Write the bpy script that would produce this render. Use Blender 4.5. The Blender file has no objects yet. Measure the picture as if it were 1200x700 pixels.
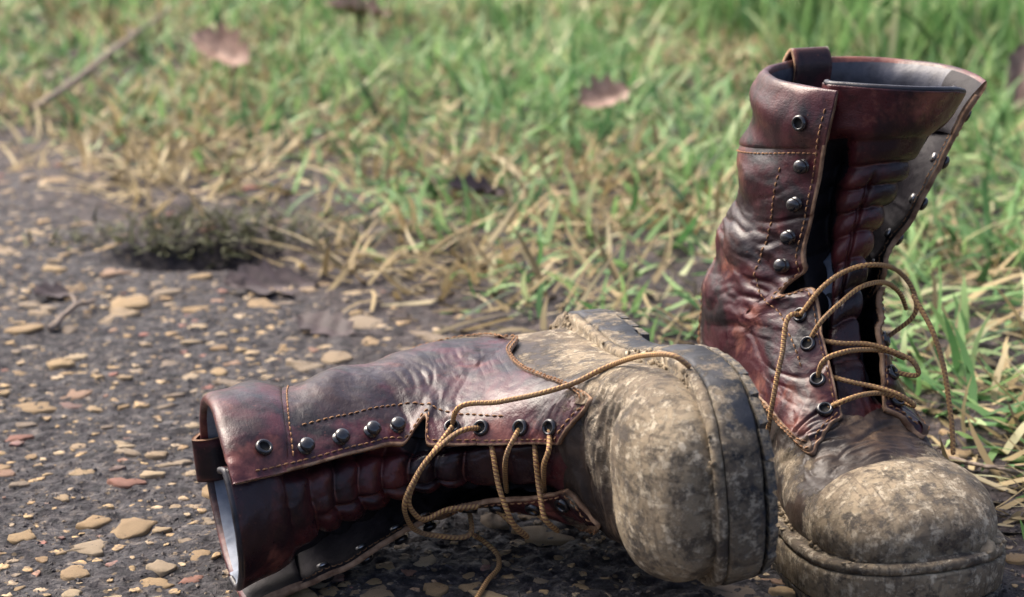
import bpy, math, random
import numpy as np
from mathutils import Vector, Matrix
from mathutils.bvhtree import BVHTree

# ------------------------------------------------------------------ camera, sky, sun, exposure
sc = bpy.context.scene
COL = sc.collection
R = math.radians
CAM_H, PITCH, FPX = 0.44, R(15.0), 2400.0
cam_d = bpy.data.cameras.new('camera')
cam = bpy.data.objects.new('camera', cam_d); COL.objects.link(cam)
cam.location = (0, 0, CAM_H); cam.rotation_euler = (R(90) - PITCH, 0, 0)
cam_d.sensor_width = 36; cam_d.lens = FPX / 1200 * 36
cam_d.clip_start = 0.02; cam_d.clip_end = 500
cam_d.dof.use_dof = True; cam_d.dof.focus_distance = 1.12; cam_d.dof.aperture_fstop = 9.0
sc.camera = cam

SUN_EL, SUN_AZ = R(50), R(-52)          # sun stands behind the boots and to the left, veiled
world = bpy.data.worlds.new('World'); sc.world = world; world.use_nodes = True
wn = world.node_tree.nodes; wl = world.node_tree.links
sky = wn.new('ShaderNodeTexSky'); sky.sky_type = 'NISHITA'; sky.sun_disc = False
sky.sun_elevation = SUN_EL; sky.sun_rotation = SUN_AZ; sky.air_density = 0.6; sky.dust_density = 7.0; sky.ozone_density = 0.3
bg = wn['Background']; bg.inputs['Strength'].default_value = 0.15
wl.new(sky.outputs['Color'], bg.inputs['Color'])
sun_d = bpy.data.lights.new('sun', 'SUN'); sun_d.energy = 1.5; sun_d.angle = R(38); sun_d.color = (1.0, 0.93, 0.82)
sun = bpy.data.objects.new('sun', sun_d); COL.objects.link(sun)
sdir = Vector((math.sin(SUN_AZ) * math.cos(SUN_EL), math.cos(SUN_AZ) * math.cos(SUN_EL), math.sin(SUN_EL)))
sun.rotation_euler = sdir.to_track_quat('Z', 'Y').to_euler(); sun.location = (0, 0, 5)
vs = sc.view_settings
vs.view_transform = 'Standard'; vs.look = 'None'; vs.gamma = 1; vs.use_curve_mapping = False
vs.exposure = 1.32
sc.cycles.use_denoising = True
sc.cycles.max_bounces = 6

rng = np.random.default_rng(7); random.seed(7)

# ------------------------------------------------------------------ numeric helpers
_tab = np.random.default_rng(3).random((64, 64, 64)).astype(np.float64)
def noise1(x, y, z):
    xi, yi, zi = np.floor(x).astype(int), np.floor(y).astype(int), np.floor(z).astype(int)
    fx, fy, fz = x - xi, y - yi, z - zi
    fx = fx*fx*(3-2*fx); fy = fy*fy*(3-2*fy); fz = fz*fz*(3-2*fz)
    a, b = xi & 63, (xi+1) & 63; c, d = yi & 63, (yi+1) & 63; e, f = zi & 63, (zi+1) & 63
    t = _tab
    x00 = t[a,c,e]*(1-fx)+t[b,c,e]*fx; x10 = t[a,d,e]*(1-fx)+t[b,d,e]*fx
    x01 = t[a,c,f]*(1-fx)+t[b,c,f]*fx; x11 = t[a,d,f]*(1-fx)+t[b,d,f]*fx
    return (x00*(1-fy)+x10*fy)*(1-fz)+(x01*(1-fy)+x11*fy)*fz
def N(x, y, z, o=1, seed=0.0):                       # -1..1
    s = 0; a = 1.0; tot = 0; k = 1.0
    for i in range(o):
        s = s + a*(noise1(x*k+seed*7.3+i*17.1, y*k+seed*3.1+i*5.7, z*k+seed*11.7+i*9.2)*2-1); tot += a; a *= .5; k *= 2.03
    return s/tot
def ss(x, a, b):
    t = np.clip((x-a)/(b-a), 0, 1); return t*t*(3-2*t)
def cr(tk, vk, t):                                   # smooth interpolation through keys (monotone-ish cubic)
    tk = np.asarray(tk, float); vk = np.asarray(vk, float); t = np.asarray(t, float)
    m = np.gradient(vk, tk)
    d = np.diff(vk)/np.diff(tk)
    for i in range(len(d)):
        if d[i] == 0: m[i] = m[i+1] = 0
    i = np.clip(np.searchsorted(tk, t, side='right')-1, 0, len(tk)-2)
    h = tk[i+1]-tk[i]; u = (t-tk[i])/h
    uc = np.clip(u, 0, 1)
    h00 = (1+2*uc)*(1-uc)**2; h10 = uc*(1-uc)**2; h01 = uc*uc*(3-2*uc); h11 = uc*uc*(uc-1)
    r = h00*vk[i]+h10*h*m[i]+h01*vk[i+1]+h11*h*m[i+1]
    return r + np.where(u > 1, (u-1)*h*m[i+1], 0) + np.where(u < 0, u*h*m[i], 0)

# ------------------------------------------------------------------ scene helpers
def tag(o, label=None, cat=None, group=None, kind=None):
    if label: o['label'] = label
    if cat: o['category'] = cat
    if group: o['group'] = group
    if kind: o['kind'] = kind
    return o
def empty(name, mat=None):
    o = bpy.data.objects.new(name, None); COL.objects.link(o); o.empty_display_size = .05
    if mat is not None: o.matrix_world = mat
    return o
def link(name, me, parent=None, mat4=None):
    o = bpy.data.objects.new(name, me); COL.objects.link(o)
    if parent is not None: o.parent = parent
    if mat4 is not None: o.matrix_local = mat4
    return o
def build(name, V, F, mats, parent=None, midx=None, smooth=True, attrs=None, uv=None):
    """V (n,3); F list of index arrays (k,3)/(k,4)"""
    me = bpy.data.meshes.new(name)
    V = np.asarray(V, np.float32).reshape(-1, 3)
    Fs = [np.asarray(f, np.int32) for f in (F if isinstance(F, list) else [F]) if len(f)]
    me.vertices.add(len(V)); me.vertices.foreach_set('co', V.ravel())
    nl = sum(f.size for f in Fs); nf = sum(len(f) for f in Fs)
    me.loops.add(nl); me.polygons.add(nf)
    li = np.concatenate([f.ravel() for f in Fs]); me.loops.foreach_set('vertex_index', li)
    tot = np.concatenate([np.full(len(f), f.shape[1], np.int32) for f in Fs])
    st = np.concatenate([[0], np.cumsum(tot)[:-1]]).astype(np.int32)
    me.polygons.foreach_set('loop_start', st)
    if midx is not None: me.polygons.foreach_set('material_index', np.asarray(midx, np.int32))
    me.polygons.foreach_set('use_smooth', np.full(nf, smooth))
    for m in (mats if isinstance(mats, (list, tuple)) else [mats]): me.materials.append(m)
    for k, a in (attrs or {}).items():
        at = me.attributes.new(k, 'FLOAT', 'POINT'); at.data.foreach_set('value', np.asarray(a, np.float32).ravel())
    if uv is not None:
        ul = me.uv_layers.new(name='UVMap'); ul.data.foreach_set('uv', np.asarray(uv, np.float32)[li].ravel())
    me.update(calc_edges=True); me.validate()
    return link(name, me, parent)
def gridf(nu, nv, wrapv=False, base=0, flip=False):
    i = np.arange(nu-1)[:, None]; j = np.arange(nv if wrapv else nv-1)[None, :]
    j2 = (j+1) % nv
    f = np.stack([i*nv+j+0*i, i*nv+j2+0*i, (i+1)*nv+j2, (i+1)*nv+j], -1).reshape(-1, 4)+base
    return f[:, ::-1] if flip else f
class MB:
    def __init__(s): s.V = []; s.F4 = []; s.F3 = []; s.M4 = []; s.M3 = []; s.n = 0; s.UV = []
    def add(s, V, F, m=0, uv=None):
        V = np.asarray(V, float).reshape(-1, 3); F = np.asarray(F)
        if F.shape[1] == 4: s.F4.append(F+s.n); s.M4.append(np.full(len(F), m))
        else: s.F3.append(F+s.n); s.M3.append(np.full(len(F), m))
        s.V.append(V); s.n += len(V); s.UV.append(np.zeros((len(V), 2)) if uv is None else uv)
    def build(s, name, mats, parent=None, smooth=True, uv=False, attrs=None):
        F = []; M = []
        if s.F4: F.append(np.concatenate(s.F4)); M.append(np.concatenate(s.M4))
        if s.F3: F.append(np.concatenate(s.F3)); M.append(np.concatenate(s.M3))
        V = np.concatenate(s.V)
        return build(name, V, F, mats, parent, np.concatenate(M), smooth, attrs(V) if attrs else None, np.concatenate(s.UV) if uv else None)
def catmull(P, n):
    P = np.asarray(P, float); d = np.r_[0, np.cumsum(np.linalg.norm(np.diff(P, axis=0), axis=1))]
    t = np.linspace(0, d[-1], n)
    return np.stack([cr(d, P[:, k], t) for k in range(P.shape[1])], 1)
def frames(P):
    T = np.gradient(P, axis=0); T /= np.linalg.norm(T, axis=1)[:, None]+1e-12
    Nn = np.zeros_like(T); a = np.array([0, 0, 1.]) if abs(T[0, 2]) < .9 else np.array([1., 0, 0])
    n = np.cross(T[0], a); n /= np.linalg.norm(n)
    for i in range(len(P)):
        n = n-T[i]*n.dot(T[i]); n /= np.linalg.norm(n)+1e-12; Nn[i] = n
    return T, Nn, np.cross(T, Nn)
def tube(mb, P, r, k=8, m=0, cap=True):
    T, A, B = frames(P); n = len(P); r = np.broadcast_to(np.asarray(r, float), (n,)).copy()
    a = np.arange(k)/k*2*np.pi
    V = P[:, None]+r[:, None, None]*(np.cos(a)[None, :, None]*A[:, None]+np.sin(a)[None, :, None]*B[:, None])
    d = np.r_[0, np.cumsum(np.linalg.norm(np.diff(P, axis=0), axis=1))]
    uv = np.stack([np.broadcast_to(d[:, None], (n, k)), np.broadcast_to((a/(2*np.pi))[None], (n, k))], -1).reshape(-1, 2)
    mb.add(V, gridf(n, k, True), m, uv)
    if cap:
        for i, fl in ((0, 1), (n-1, 0)):
            c = np.arange(k); V2 = np.vstack([V[i], P[i]+(T[i] if i else -T[i])*r[i]*.6])
            F = np.stack([c, (c+1) % k, np.full(k, k)], 1); F = F[:, ::-1] if fl else F
            mb.add(V2, F, m, np.vstack([uv.reshape(n, k, 2)[i], [[d[i], .5]]]))

# ------------------------------------------------------------------ materials
def newmat(name):
    m = bpy.data.materials.new(name); m.use_nodes = True
    return m, m.node_tree.nodes, m.node_tree.links, m.node_tree.nodes['Principled BSDF']
class G:
    """tiny node-graph helper"""
    def __init__(s, m): s.n = m.node_tree.nodes; s.l = m.node_tree.links
    def coord(s, k='Object'): return s.n.new('ShaderNodeTexCoord').outputs[k]
    def attr(s, k):
        a = s.n.new('ShaderNodeAttribute'); a.attribute_name = k; return a.outputs['Fac']
    def scale(s, v, sc3):
        m = s.n.new('ShaderNodeVectorMath'); m.operation = 'MULTIPLY'; s.l.new(v, m.inputs[0]); m.inputs[1].default_value = sc3; return m.outputs[0]
    def noise(s, v, sc_, det=4, rough=.55, dist=0):
        t = s.n.new('ShaderNodeTexNoise'); t.inputs['Scale'].default_value = sc_; t.inputs['Detail'].default_value = det
        t.inputs['Roughness'].default_value = rough; t.inputs['Distortion'].default_value = dist; s.l.new(v, t.inputs['Vector']); return t.outputs['Fac']
    def voro(s, v, sc_, feat='F1', out='Distance'):
        t = s.n.new('ShaderNodeTexVoronoi'); t.feature = feat; t.inputs['Scale'].default_value = sc_; s.l.new(v, t.inputs['Vector']); return t.outputs[out]
    def ramp(s, f, stops):
        t = s.n.new('ShaderNodeValToRGB'); e = t.color_ramp.elements
        while len(e) < len(stops): e.new(.5)
        for x, (p, c) in zip(e, stops):
            x.position = p; x.color = (*c, 1) if isinstance(c, tuple) else (c, c, c, 1)
        s.l.new(f, t.inputs['Fac']); return t.outputs['Color']
    def mix(s, f, a, b, mode='MIX'):
        t = s.n.new('ShaderNodeMix'); t.data_type = 'RGBA'; t.blend_type = mode
        for sock, v in ((t.inputs[0], f), (t.inputs[6], a), (t.inputs[7], b)):
            if hasattr(v, 'is_output'): s.l.new(v, sock)
            else: sock.default_value = (*v, 1) if isinstance(v, tuple) else v
        return t.outputs[2]
    def math(s, op, a, b=0.0, clamp=False):
        t = s.n.new('ShaderNodeMath'); t.operation = op; t.use_clamp = clamp
        for sock, v in ((t.inputs[0], a), (t.inputs[1], b)):
            if hasattr(v, 'is_output'): s.l.new(v, sock)
            else: sock.default_value = v
        return t.outputs[0]
    def bump(s, h, dist, st=1.0, nrm=None):
        t = s.n.new('ShaderNodeBump'); t.inputs['Distance'].default_value = dist; t.inputs['Strength'].default_value = st
        s.l.new(h, t.inputs['Height'])
        if nrm is not None: s.l.new(nrm, t.inputs['Normal'])
        return t.outputs['Normal']
MUD_A, MUD_B, MUD_C, MUD_D = (.125, .098, .068), (.225, .178, .118), (.32, .258, .172), (.60, .52, .39)
def leather(name, dark, mid, worn, rough=.36, mudgain=1.0, seed=0.0, wearpos=.62, grimeamt=.86):
    m, n, l, b = newmat(name); g = G(m)
    v0 = g.coord(); mp = n.new('ShaderNodeMapping'); mp.inputs['Location'].default_value = (seed, seed*.7, seed*.3); l.new(v0, mp.inputs['Vector']); v = mp.outputs[0]
    big = g.noise(v, 26, 5, .6, .4)
    col = g.ramp(big, [(.38, dark), (.475, mid), (.55, mid), (wearpos+.05, worn)])
    blot = g.ramp(g.noise(v, 14, 5, .62, .7), [(.44, 1.0), (.53, 0.0)])
    col = g.mix(g.math('MULTIPLY', blot, .85), col, dark)
    rub = g.math('MULTIPLY', g.attr('rub'), g.ramp(g.noise(v, 85, 6, .7), [(.36, 0.0), (.62, 1.0)]))
    col = g.mix(g.math('MULTIPLY', rub, .7), col, worn)
    # rubbed high spots
    geo = n.new('ShaderNodeNewGeometry').outputs['Pointiness']
    pt = g.math('MULTIPLY', g.ramp(geo, [(.515, 0.0), (.56, 1.0)]), g.ramp(g.noise(v, 60, 4), [(.4, 0.0), (.6, 1.0)]))
    col = g.mix(g.math('MULTIPLY', pt, .55), col, worn)
    # fine scratches and specks
    sp = g.ramp(g.noise(v, 420, 3, .6), [(.66, 0.0), (.72, 1.0)])
    col = g.mix(g.math('MULTIPLY', sp, .35), col, worn)
    # dried mud
    mn = g.noise(v, 70, 11, .78, .1)
    mk = g.math('MULTIPLY', g.attr('mud'), mudgain)
    thr = g.math('ADD', g.math('MULTIPLY', mk, 1.25), g.math('SUBTRACT', mn, 1.08))
    mud = g.ramp(thr, [(.0, 0.0), (.07, .62), (.14, .8), (.36, 1.0)])
    mcol = g.ramp(g.noise(v, 17, 4, .55, .5), [(.36, MUD_A), (.50, MUD_B), (.62, MUD_C)])
    fleck = g.noise(v, 150, 10, .78, .1)
    pale = g.ramp(fleck, [(.50, 0.0), (.575, 1.0)])
    mcol = g.mix(g.math('MULTIPLY', pale, .72), mcol, MUD_D)
    grime = g.ramp(g.noise(v, 62, 13, .80, .1), [(.415, 1.0), (.485, 0.0)])
    mcol = g.mix(g.math('MULTIPLY', grime, grimeamt), mcol, (.050, .042, .036))
    for sv, ss_ in (((1, .10, .25), 420), ((.14, 1, .6), 360), ((.5, .5, .08), 500)):
        scr = g.ramp(g.noise(g.scale(v, sv), ss_, 3, .5), [(.60, 0.0), (.66, 1.0)])
        mcol = g.mix(g.math('MULTIPLY', scr, .5), mcol, (.07, .055, .042))
    col = g.mix(mud, col, mcol)
    l.new(col, b.inputs['Base Color'])
    rr = g.ramp(g.noise(v, 38, 9, .72), [(.34, rough-.08), (.5, rough+.02), (.66, rough+.20)])
    l.new(g.mix(mud, rr, g.mix(grime, (.82, .82, .82), (.5, .5, .5))), b.inputs['Roughness'])
    b.inputs['Specular IOR Level'].default_value = .35
    grain = g.math('ADD', g.math('MULTIPLY', g.voro(v, 900), .25), g.noise(g.scale(v, (1, 1, 1.6)), 260, 5, .65))
    crk = g.ramp(g.voro(g.scale(v, (1, 1, 1.9)), 230, 'DISTANCE_TO_EDGE'), [(.0, 0.0), (.12, 1.0)])
    nb = g.bump(g.math('ADD', grain, g.math('MULTIPLY', g.math('MULTIPLY', crk, g.noise(v, 22, 3)), .22)), .0006, .42)
    nb = g.bump(g.math('ADD', g.math('MULTIPLY', mud, .5), g.math('MULTIPLY', mud, g.math('SUBTRACT', g.math('ADD', g.math('MULTIPLY', pale, .5), g.math('MULTIPLY', fleck, .8)), g.math('MULTIPLY', grime, .5)))), .0012, .75, nb)
    l.new(nb, b.inputs['Normal'])
    return m
def simple(name, c1, c2, sc_, rough, bumpd=.0006, bsc=200, spec=.4, metal=0, seed=0):
    m, n, l, b = newmat(name); g = G(m); v = g.coord()
    l.new(g.ramp(g.noise(v, sc_, 5, .6), [(.35, c1), (.65, c2)]), b.inputs['Base Color'])
    l.new(g.bump(g.noise(v, bsc, 4, .65), bumpd, .6), b.inputs['Normal'])
    b.inputs['Roughness'].default_value = rough; b.inputs['Specular IOR Level'].default_value = spec; b.inputs['Metallic'].default_value = metal
    return m
D_, M_, W_ = (.0060, .0036, .0068), (.046, .0102, .0160), (.215, .082, .060)
LE1 = leather('oxblood_leather', D_, M_, W_, .34, 1, 0)
LE2 = leather('oxblood_leather_rubbed', D_, (.053, .0112, .0185), (.20, .072, .058), .34, 1, 3.3)
VA1 = leather('muddy_vamp_leather', (.016, .011, .010), (.042, .027, .020), (.16, .105, .065), .46, 1, 1.7)
VA2 = leather('muddy_vamp_leather_pale', (.020, .014, .012), (.055, .038, .028), (.18, .125, .08), .5, 1, 5.1)
TONG = leather('tongue_leather', (.010, .005, .008), (.062, .014, .016), (.20, .070, .052), .30, 1, 8.2)
EDGE = simple('raw_leather_edge', (.13, .07, .042), (.36, .235, .15), 120, .8, .0008, 300, .2)
BAND = leather('stitched_band_leather', (.05, .028, .018), (.14, .085, .05), (.30, .21, .13), .6, 1, 2.2)
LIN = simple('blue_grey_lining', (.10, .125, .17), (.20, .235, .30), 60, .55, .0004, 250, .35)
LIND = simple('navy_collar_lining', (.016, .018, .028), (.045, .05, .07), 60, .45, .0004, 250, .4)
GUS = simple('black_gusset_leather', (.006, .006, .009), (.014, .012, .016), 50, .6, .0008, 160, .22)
PIPE = simple('black_piping', (.008, .008, .012), (.02, .02, .028), 80, .4)
METAL = simple('black_nickel', (.008, .008, .010), (.018, .018, .021), 90, .17, .0001, 300, .75, 0)
HOLE_SHADE = simple('eyelet_hole_shade', (.003, .003, .003), (.006, .006, .006), 60, .8)  # near-black disc closing the eyelet, the opening's shade painted as colour
THREAD = simple('tan_thread', (.13, .065, .036), (.34, .19, .095), 250, .75, .0002, 600, .2)
RUB = leather('muddy_rubber', (.010, .012, .016), (.025, .028, .036), (.10, .105, .11), .55, 1, 4.4)
WELT = leather('muddy_welt', (.05, .037, .026), (.12, .09, .06), (.28, .215, .14), .7, 1, 6.1)
def lace_mat():
    m, n, l, b = newmat('striped_lace'); g = G(m)
    uv = n.new('ShaderNodeUVMap').outputs[0]
    sep = n.new('ShaderNodeSeparateXYZ'); l.new(uv, sep.inputs[0])
    ux = g.math('MULTIPLY', sep.outputs[0], 2*math.pi/.0024); vx = g.math('MULTIPLY', sep.outputs[1], 4*math.pi)
    s1 = g.math('SINE', g.math('ADD', ux, vx)); s2 = g.math('SINE', g.math('SUBTRACT', ux, vx))
    v = g.coord()
    dirt = g.noise(v, 70, 4)
    col = g.ramp(g.math('ADD', g.math('MULTIPLY', s1, .5), .5), [(.30, (.19, .085, .045)), (.66, (.46, .29, .105))])
    col = g.mix(g.ramp(dirt, [(.45, .05), (.70, .75)]), col, (.18, .12, .075))
    l.new(col, b.inputs['Base Color']); b.inputs['Roughness'].default_value = .8
    h = g.math('MULTIPLY', s1, s2)
    l.new(g.bump(h, .00035, .55), b.inputs['Normal'])
    return m
LACE = lace_mat()

# ------------------------------------------------------------------ the boot's form (metres; y forward, z up, heel at y = 0)
# t: toe tip .. top of the shaft; front-line point P, back-line point Q, half width, squareness of the section
KEYS = np.array([
 [0.000, 29.6, 3.3, 29.6, 3.0, 0.00, 1], [.012, 29.5, 4.3, 29.5, 3, 1.70, 1], [.035, 29.1, 5.2, 29.1, 3, 2.90, 1],
 [.075, 28.1, 6.1, 28.1, 3, 3.98, 1], [.125, 26.7, 6.85, 26.7, 3, 4.68, 1], [.19, 24.9, 7.4, 24.9, 3, 5.15, 1],
 [.25, 22.9, 7.5, 22.9, 3, 5.2, 1], [.31, 20.9, 7.85, 20.7, 3, 5.15, 1], [.37, 19.1, 8.5, 18.6, 3, 4.95, 1],
 [.43, 17.5, 9.6, 16.0, 3, 4.65, 1], [.49, 16.0, 11.2, 12.5, 3, 4.3, 1], [.54, 14.8, 13.0, 9.0, 3, 4.1, 1],
 [.59, 13.9, 14.5, 5.5, 3, 3.95, .97], [.63, 13.3, 15.8, 2.6, 3, 3.9, .8], [.66, 12.9, 16.8, .8, 3.4, 3.88, .5],
 [.69, 12.6, 17.7, -.4, 5.0, 3.88, .2], [.72, 12.4, 18.5, -.7, 7.5, 3.95, 0], [.76, 12.3, 19.5, -.3, 10.5, 4.1, 0],
 [.80, 12.3, 20.6, .3, 13.5, 4.4, 0], [.85, 12.4, 21.9, .5, 17, 4.75, 0], [.90, 12.5, 23.4, .3, 20.5, 5.05, 0],
 [.95, 12.6, 25.2, -.2, 24, 5.45, 0], [1.0, 12.7, 27.0, -.6, 27, 5.85, 0]])
KEYS[:, 1:6] /= 100
for c_ in (2, 4): KEYS[:, c_] = .03+(KEYS[:, c_]-.03)*.94
def spring(P):                                        # toe spring of the whole last
    P = P.copy(); P[..., 2] += .010*np.clip((P[..., 1]-.20)/.10, 0, None)**2
    return P

class Boot:
    def __init__(b, name, asym, gR, gL, flR, flL, lean, seed, mats, tongue_shift):
        b.asym, b.gRk, b.gLk, b.flRk, b.flLk, b.lean, b.seed = asym, gR, gL, flR, flL, lean, seed
        b.wtop = 1.03 if name == 'upright' else .86; b.wr = .85 if name == 'upright' else .35; b.mats = mats; b.name = name; b.leanx = tongue_shift
    def S(b, T, TH):
        k = KEYS; P = [cr(k[:, 0], k[:, i], T) for i in range(1, 7)]
        py, pz, qy, qz, w, s = P; w = np.maximum(w, 0)*(1+(b.wtop-1)*ss(T, .72, .98))
        s = np.clip(s, 0, 1)
        th = (TH+np.pi) % (2*np.pi)-np.pi; ph = np.abs(th)/np.pi; sg = np.where(th >= 0, 1., -1.)
        hE, xE = np.cos(th), np.abs(np.sin(th))
        al = np.clip(ph/.72, 0, 1)*np.pi/2
        h1 = -.55+1.55*np.maximum(np.cos(al), 0)**.85; x1 = np.maximum(np.sin(al), 1e-9)**.85
        u2 = np.clip((ph-.72)/.13, 0, 1); u3 = np.clip((ph-.85)/.15, 0, 1)
        hD = np.where(ph < .72, h1, -.55-.45*u2); xD = np.where(ph < .72, x1, np.where(ph < .85, 1-.05*u2*u2, .95*(1-u3)))
        h = hE*(1-s)+hD*s; x = xE*(1-s)+xD*s
        cy, cz = (py+qy)/2, (pz+qz)/2; ay, az = (py-qy)/2, (pz-qz)/2
        Y = cy+ay*h; Z = cz+az*h; X = sg*w*x
        X = X+b.asym*ss(Y, .08, .30)*ss(-Z, -.14, -.08)
        zz = np.clip(Z-.12, 0, None); Y = Y+b.lean*zz; X = X+b.leanx*zz
        Y = .09+(Y-.09)*np.where(Y > .09, .955, 1.0)
        return spring(np.stack([X, Y, Z], -1))
    def disp(b, P, TH):
        x, y, z = P[..., 0], P[..., 1], P[..., 2]; sd = b.seed
        m1 = ss(z, .09, .16)
        d = .0034*N(x*24, y*24, z*36, 2, sd)*m1
        d += (.0036 if b.wr > .5 else .0018)*np.sin(z*2*np.pi/.047+2.2*N(x*14, y*14, z*9, 1, sd+2)+sd)*ss(z, .12, .17)*(1-ss(z, .235, .255))*ss(np.abs(TH), .9, 1.8)
        ank = np.exp(-((z-.14)/.045)**2)
        r = 1-np.abs(N(x*16, y*20, z*70+N(x*22, y*22, z*22, 1, sd)*1.6, 2, sd+5)); d += -.0026*b.wr*np.maximum(r-.74, 0)/.26*ank
        r = 1-np.abs(N(x*26, y*30, z*150+N(x*40, y*40, z*40, 1, sd)*2, 2, sd+8)); d += -.0008*b.wr*np.maximum(r-.6, 0)/.4*ank
        mv = ss(y, .150, .180)*(1-ss(y, .224, .232))*ss(z, .045, .07)
        r = 1-np.abs(N(x*20, y*95+N(x*30, y*30, z*30, 1, sd)*2, z*40, 2, sd+3)); d += -.0030*np.maximum(r-.66, 0)/.34*mv
        r = 1-np.abs(N(x*40, y*210+N(x*50, y*50, z*50, 1, sd)*2, z*80, 2, sd+4)); d += -.0010*np.maximum(r-.55, 0)/.45*mv
        d += .0012*N(x*30, y*30, z*30, 2, sd+6)*(1-m1)
        d += .00045*N(x*150, y*150, z*150, 3, sd+9)
        cap = ss(y+.006*N(x*30,y*0,z*30,1,sd), .226, .236)*ss(z, .03, .05)
        d += .0024*cap
        dent = np.exp(-((y-.222)/.008)**2)*ss(z, .05, .08); d += -.0020*dent
        return d
    def rub(b, P):                                     # leather rubbed pale on the folds that stand proud
        q = P.reshape(-1, 3).astype(float); th = np.arctan2(q[:, 0], q[:, 1]-.06)
        return np.clip(b.disp(q, th)/.0034-.12, 0, 1)
    def gap(b, T):
        no = R(19)*np.exp(-(np.abs(T-.655)/.015)**2.5)
        gr = np.radians(cr(*zip(*b.gRk), T))+no; gl = np.radians(cr(*zip(*b.gLk), T))+no
        return gr, gl
    def E(b, T, TH, off=0., usedisp=True, flare=True):
        T, TH = np.broadcast_arrays(np.asarray(T, float), np.asarray(TH, float)); e = 1e-4
        P = b.S(T, TH)
        dT = b.S(T+e, TH)-b.S(np.maximum(T-e, 0), TH); dH = b.S(T, TH+1e-3)-b.S(T, TH-1e-3)
        n = np.cross(dT, dH); n /= np.linalg.norm(n, axis=-1)[..., None]+1e-15
        th = (TH+np.pi) % (2*np.pi)-np.pi
        o = np.zeros_like(T)+off
        if usedisp: o = o+b.disp(P, th)
        if flare:
            gr, gl = b.gap(T)
            fr = cr(*zip(*b.flRk), T); fl = cr(*zip(*b.flLk), T)
            o = o+np.where(th >= 0, fr*(1-np.clip((th-gr)/R(48), 0, 1))**2, fl*(1-np.clip((-th-gl)/R(48), 0, 1))**2)
        return P+n*o[..., None], n
    def vth(b, T, V):                                  # v in 0..1 round the back from the +x flap edge to the -x flap edge
        gr, gl = b.gap(T); return gr+(2*np.pi-gr-gl)*V
    def tb(b, V):
        a = np.degrees(np.abs(R(20)+R(320)*V-np.pi)); a = 180-a     # 20 .. 180 .. 20
        return cr([20, 30, 50, 68, 84, 100, 116, 132, 150, 165, 180], [.388, .378, .358, .350, .42, .52, .63, .725, .80, .815, .82], a)
def mudder(amount_toe, amount_low, amount_shaft, seed):
    def f(P):
        x, y, z = P[..., 0], P[..., 1], P[..., 2]
        toe = ss(y, .165, .245)*amount_toe
        low = (1-ss(z, .045, .125))*amount_low
        back = ss(.06-y, 0, .05)*(1-ss(z, .09, .15))*amount_low
        m = np.maximum(np.maximum(toe, low), back)
        m = np.maximum(m, amount_shaft*(1-ss(z, .10, .2)))
        return np.clip(m+.30*N(x*26, y*26, z*26, 3, seed), 0, 1.1)*np.where(m > .02, 1, 0)
    return f

def shell(b, name, T, TH, o1, o0, mats, parent, mud, rim=1, close=False):
    """closed sheet of leather on the grid T,TH between offsets o0 (inside) and o1 (outside)"""
    A, _ = b.E(T, TH, o1); B, _ = b.E(T, TH, o0); nu, nv = T.shape; n = nu*nv
    V = np.concatenate([A.reshape(-1, 3), B.reshape(-1, 3)])
    fa = gridf(nu, nv); fb = gridf(nu, nv, base=n, flip=True)
    idx = np.arange(n).reshape(nu, nv); rims = []
    for e, fl in ((idx[0], 0), (idx[-1], 1), (idx[:, 0], 1), (idx[:, -1], 0)):
        q = np.stack([e[1:], e[:-1], e[:-1]+n, e[1:]+n], 1); rims.append(q[:, ::-1] if fl else q)
    rims = np.concatenate(rims); F = np.concatenate([fa, fb, rims])
    ma = np.zeros((nu-1, nv-1)); ma[:, :2] = rim; ma[:, -2:] = rim; ma[:2] = rim
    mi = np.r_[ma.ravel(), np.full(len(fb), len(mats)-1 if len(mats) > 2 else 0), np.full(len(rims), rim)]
    return build(name, V, [F], mats, parent, mi, True, dict(mud=mud(V), rub=b.rub(V)))

def stitch_line(b, mb, T, TH, off, pitch=.0042, ln=.0030, r=.00048):
    P, n = b.E(np.asarray(T), np.asarray(TH), off)
    d = np.r_[0, np.cumsum(np.linalg.norm(np.diff(P, axis=0), axis=1))]
    for s in np.arange(pitch, d[-1]-pitch, pitch):
        s += random.uniform(-.0003, .0003)
        q = np.stack([[np.interp(s+o, d, P[:, k]) for k in range(3)] for o in (-ln/2, -ln/4, 0, ln/4, ln/2)])
        nn = np.array([np.interp(s, d, n[:, k]) for k in range(3)])
        q = q+nn*np.array([-.0004, .0001, .0003, .0001, -.0004])[:, None]
        tube(mb, q, [r*.6, r, r, r, r*.6], 5, 0, False)

def frame_at(b, t, th, off):
    P, n = b.E(np.array([t]), np.array([th]), off); P2, _ = b.E(np.array([t+.004]), np.array([th]), off)
    z = Vector(n[0]); x = Vector(P2[0]-P[0]); x = (x-z*x.dot(z)).normalized(); y = z.cross(x)
    return Matrix(((x.x, y.x, z.x, P[0][0]), (x.y, y.y, z.y, P[0][1]), (x.z, y.z, z.z, P[0][2]), (0, 0, 0, 1)))

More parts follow.
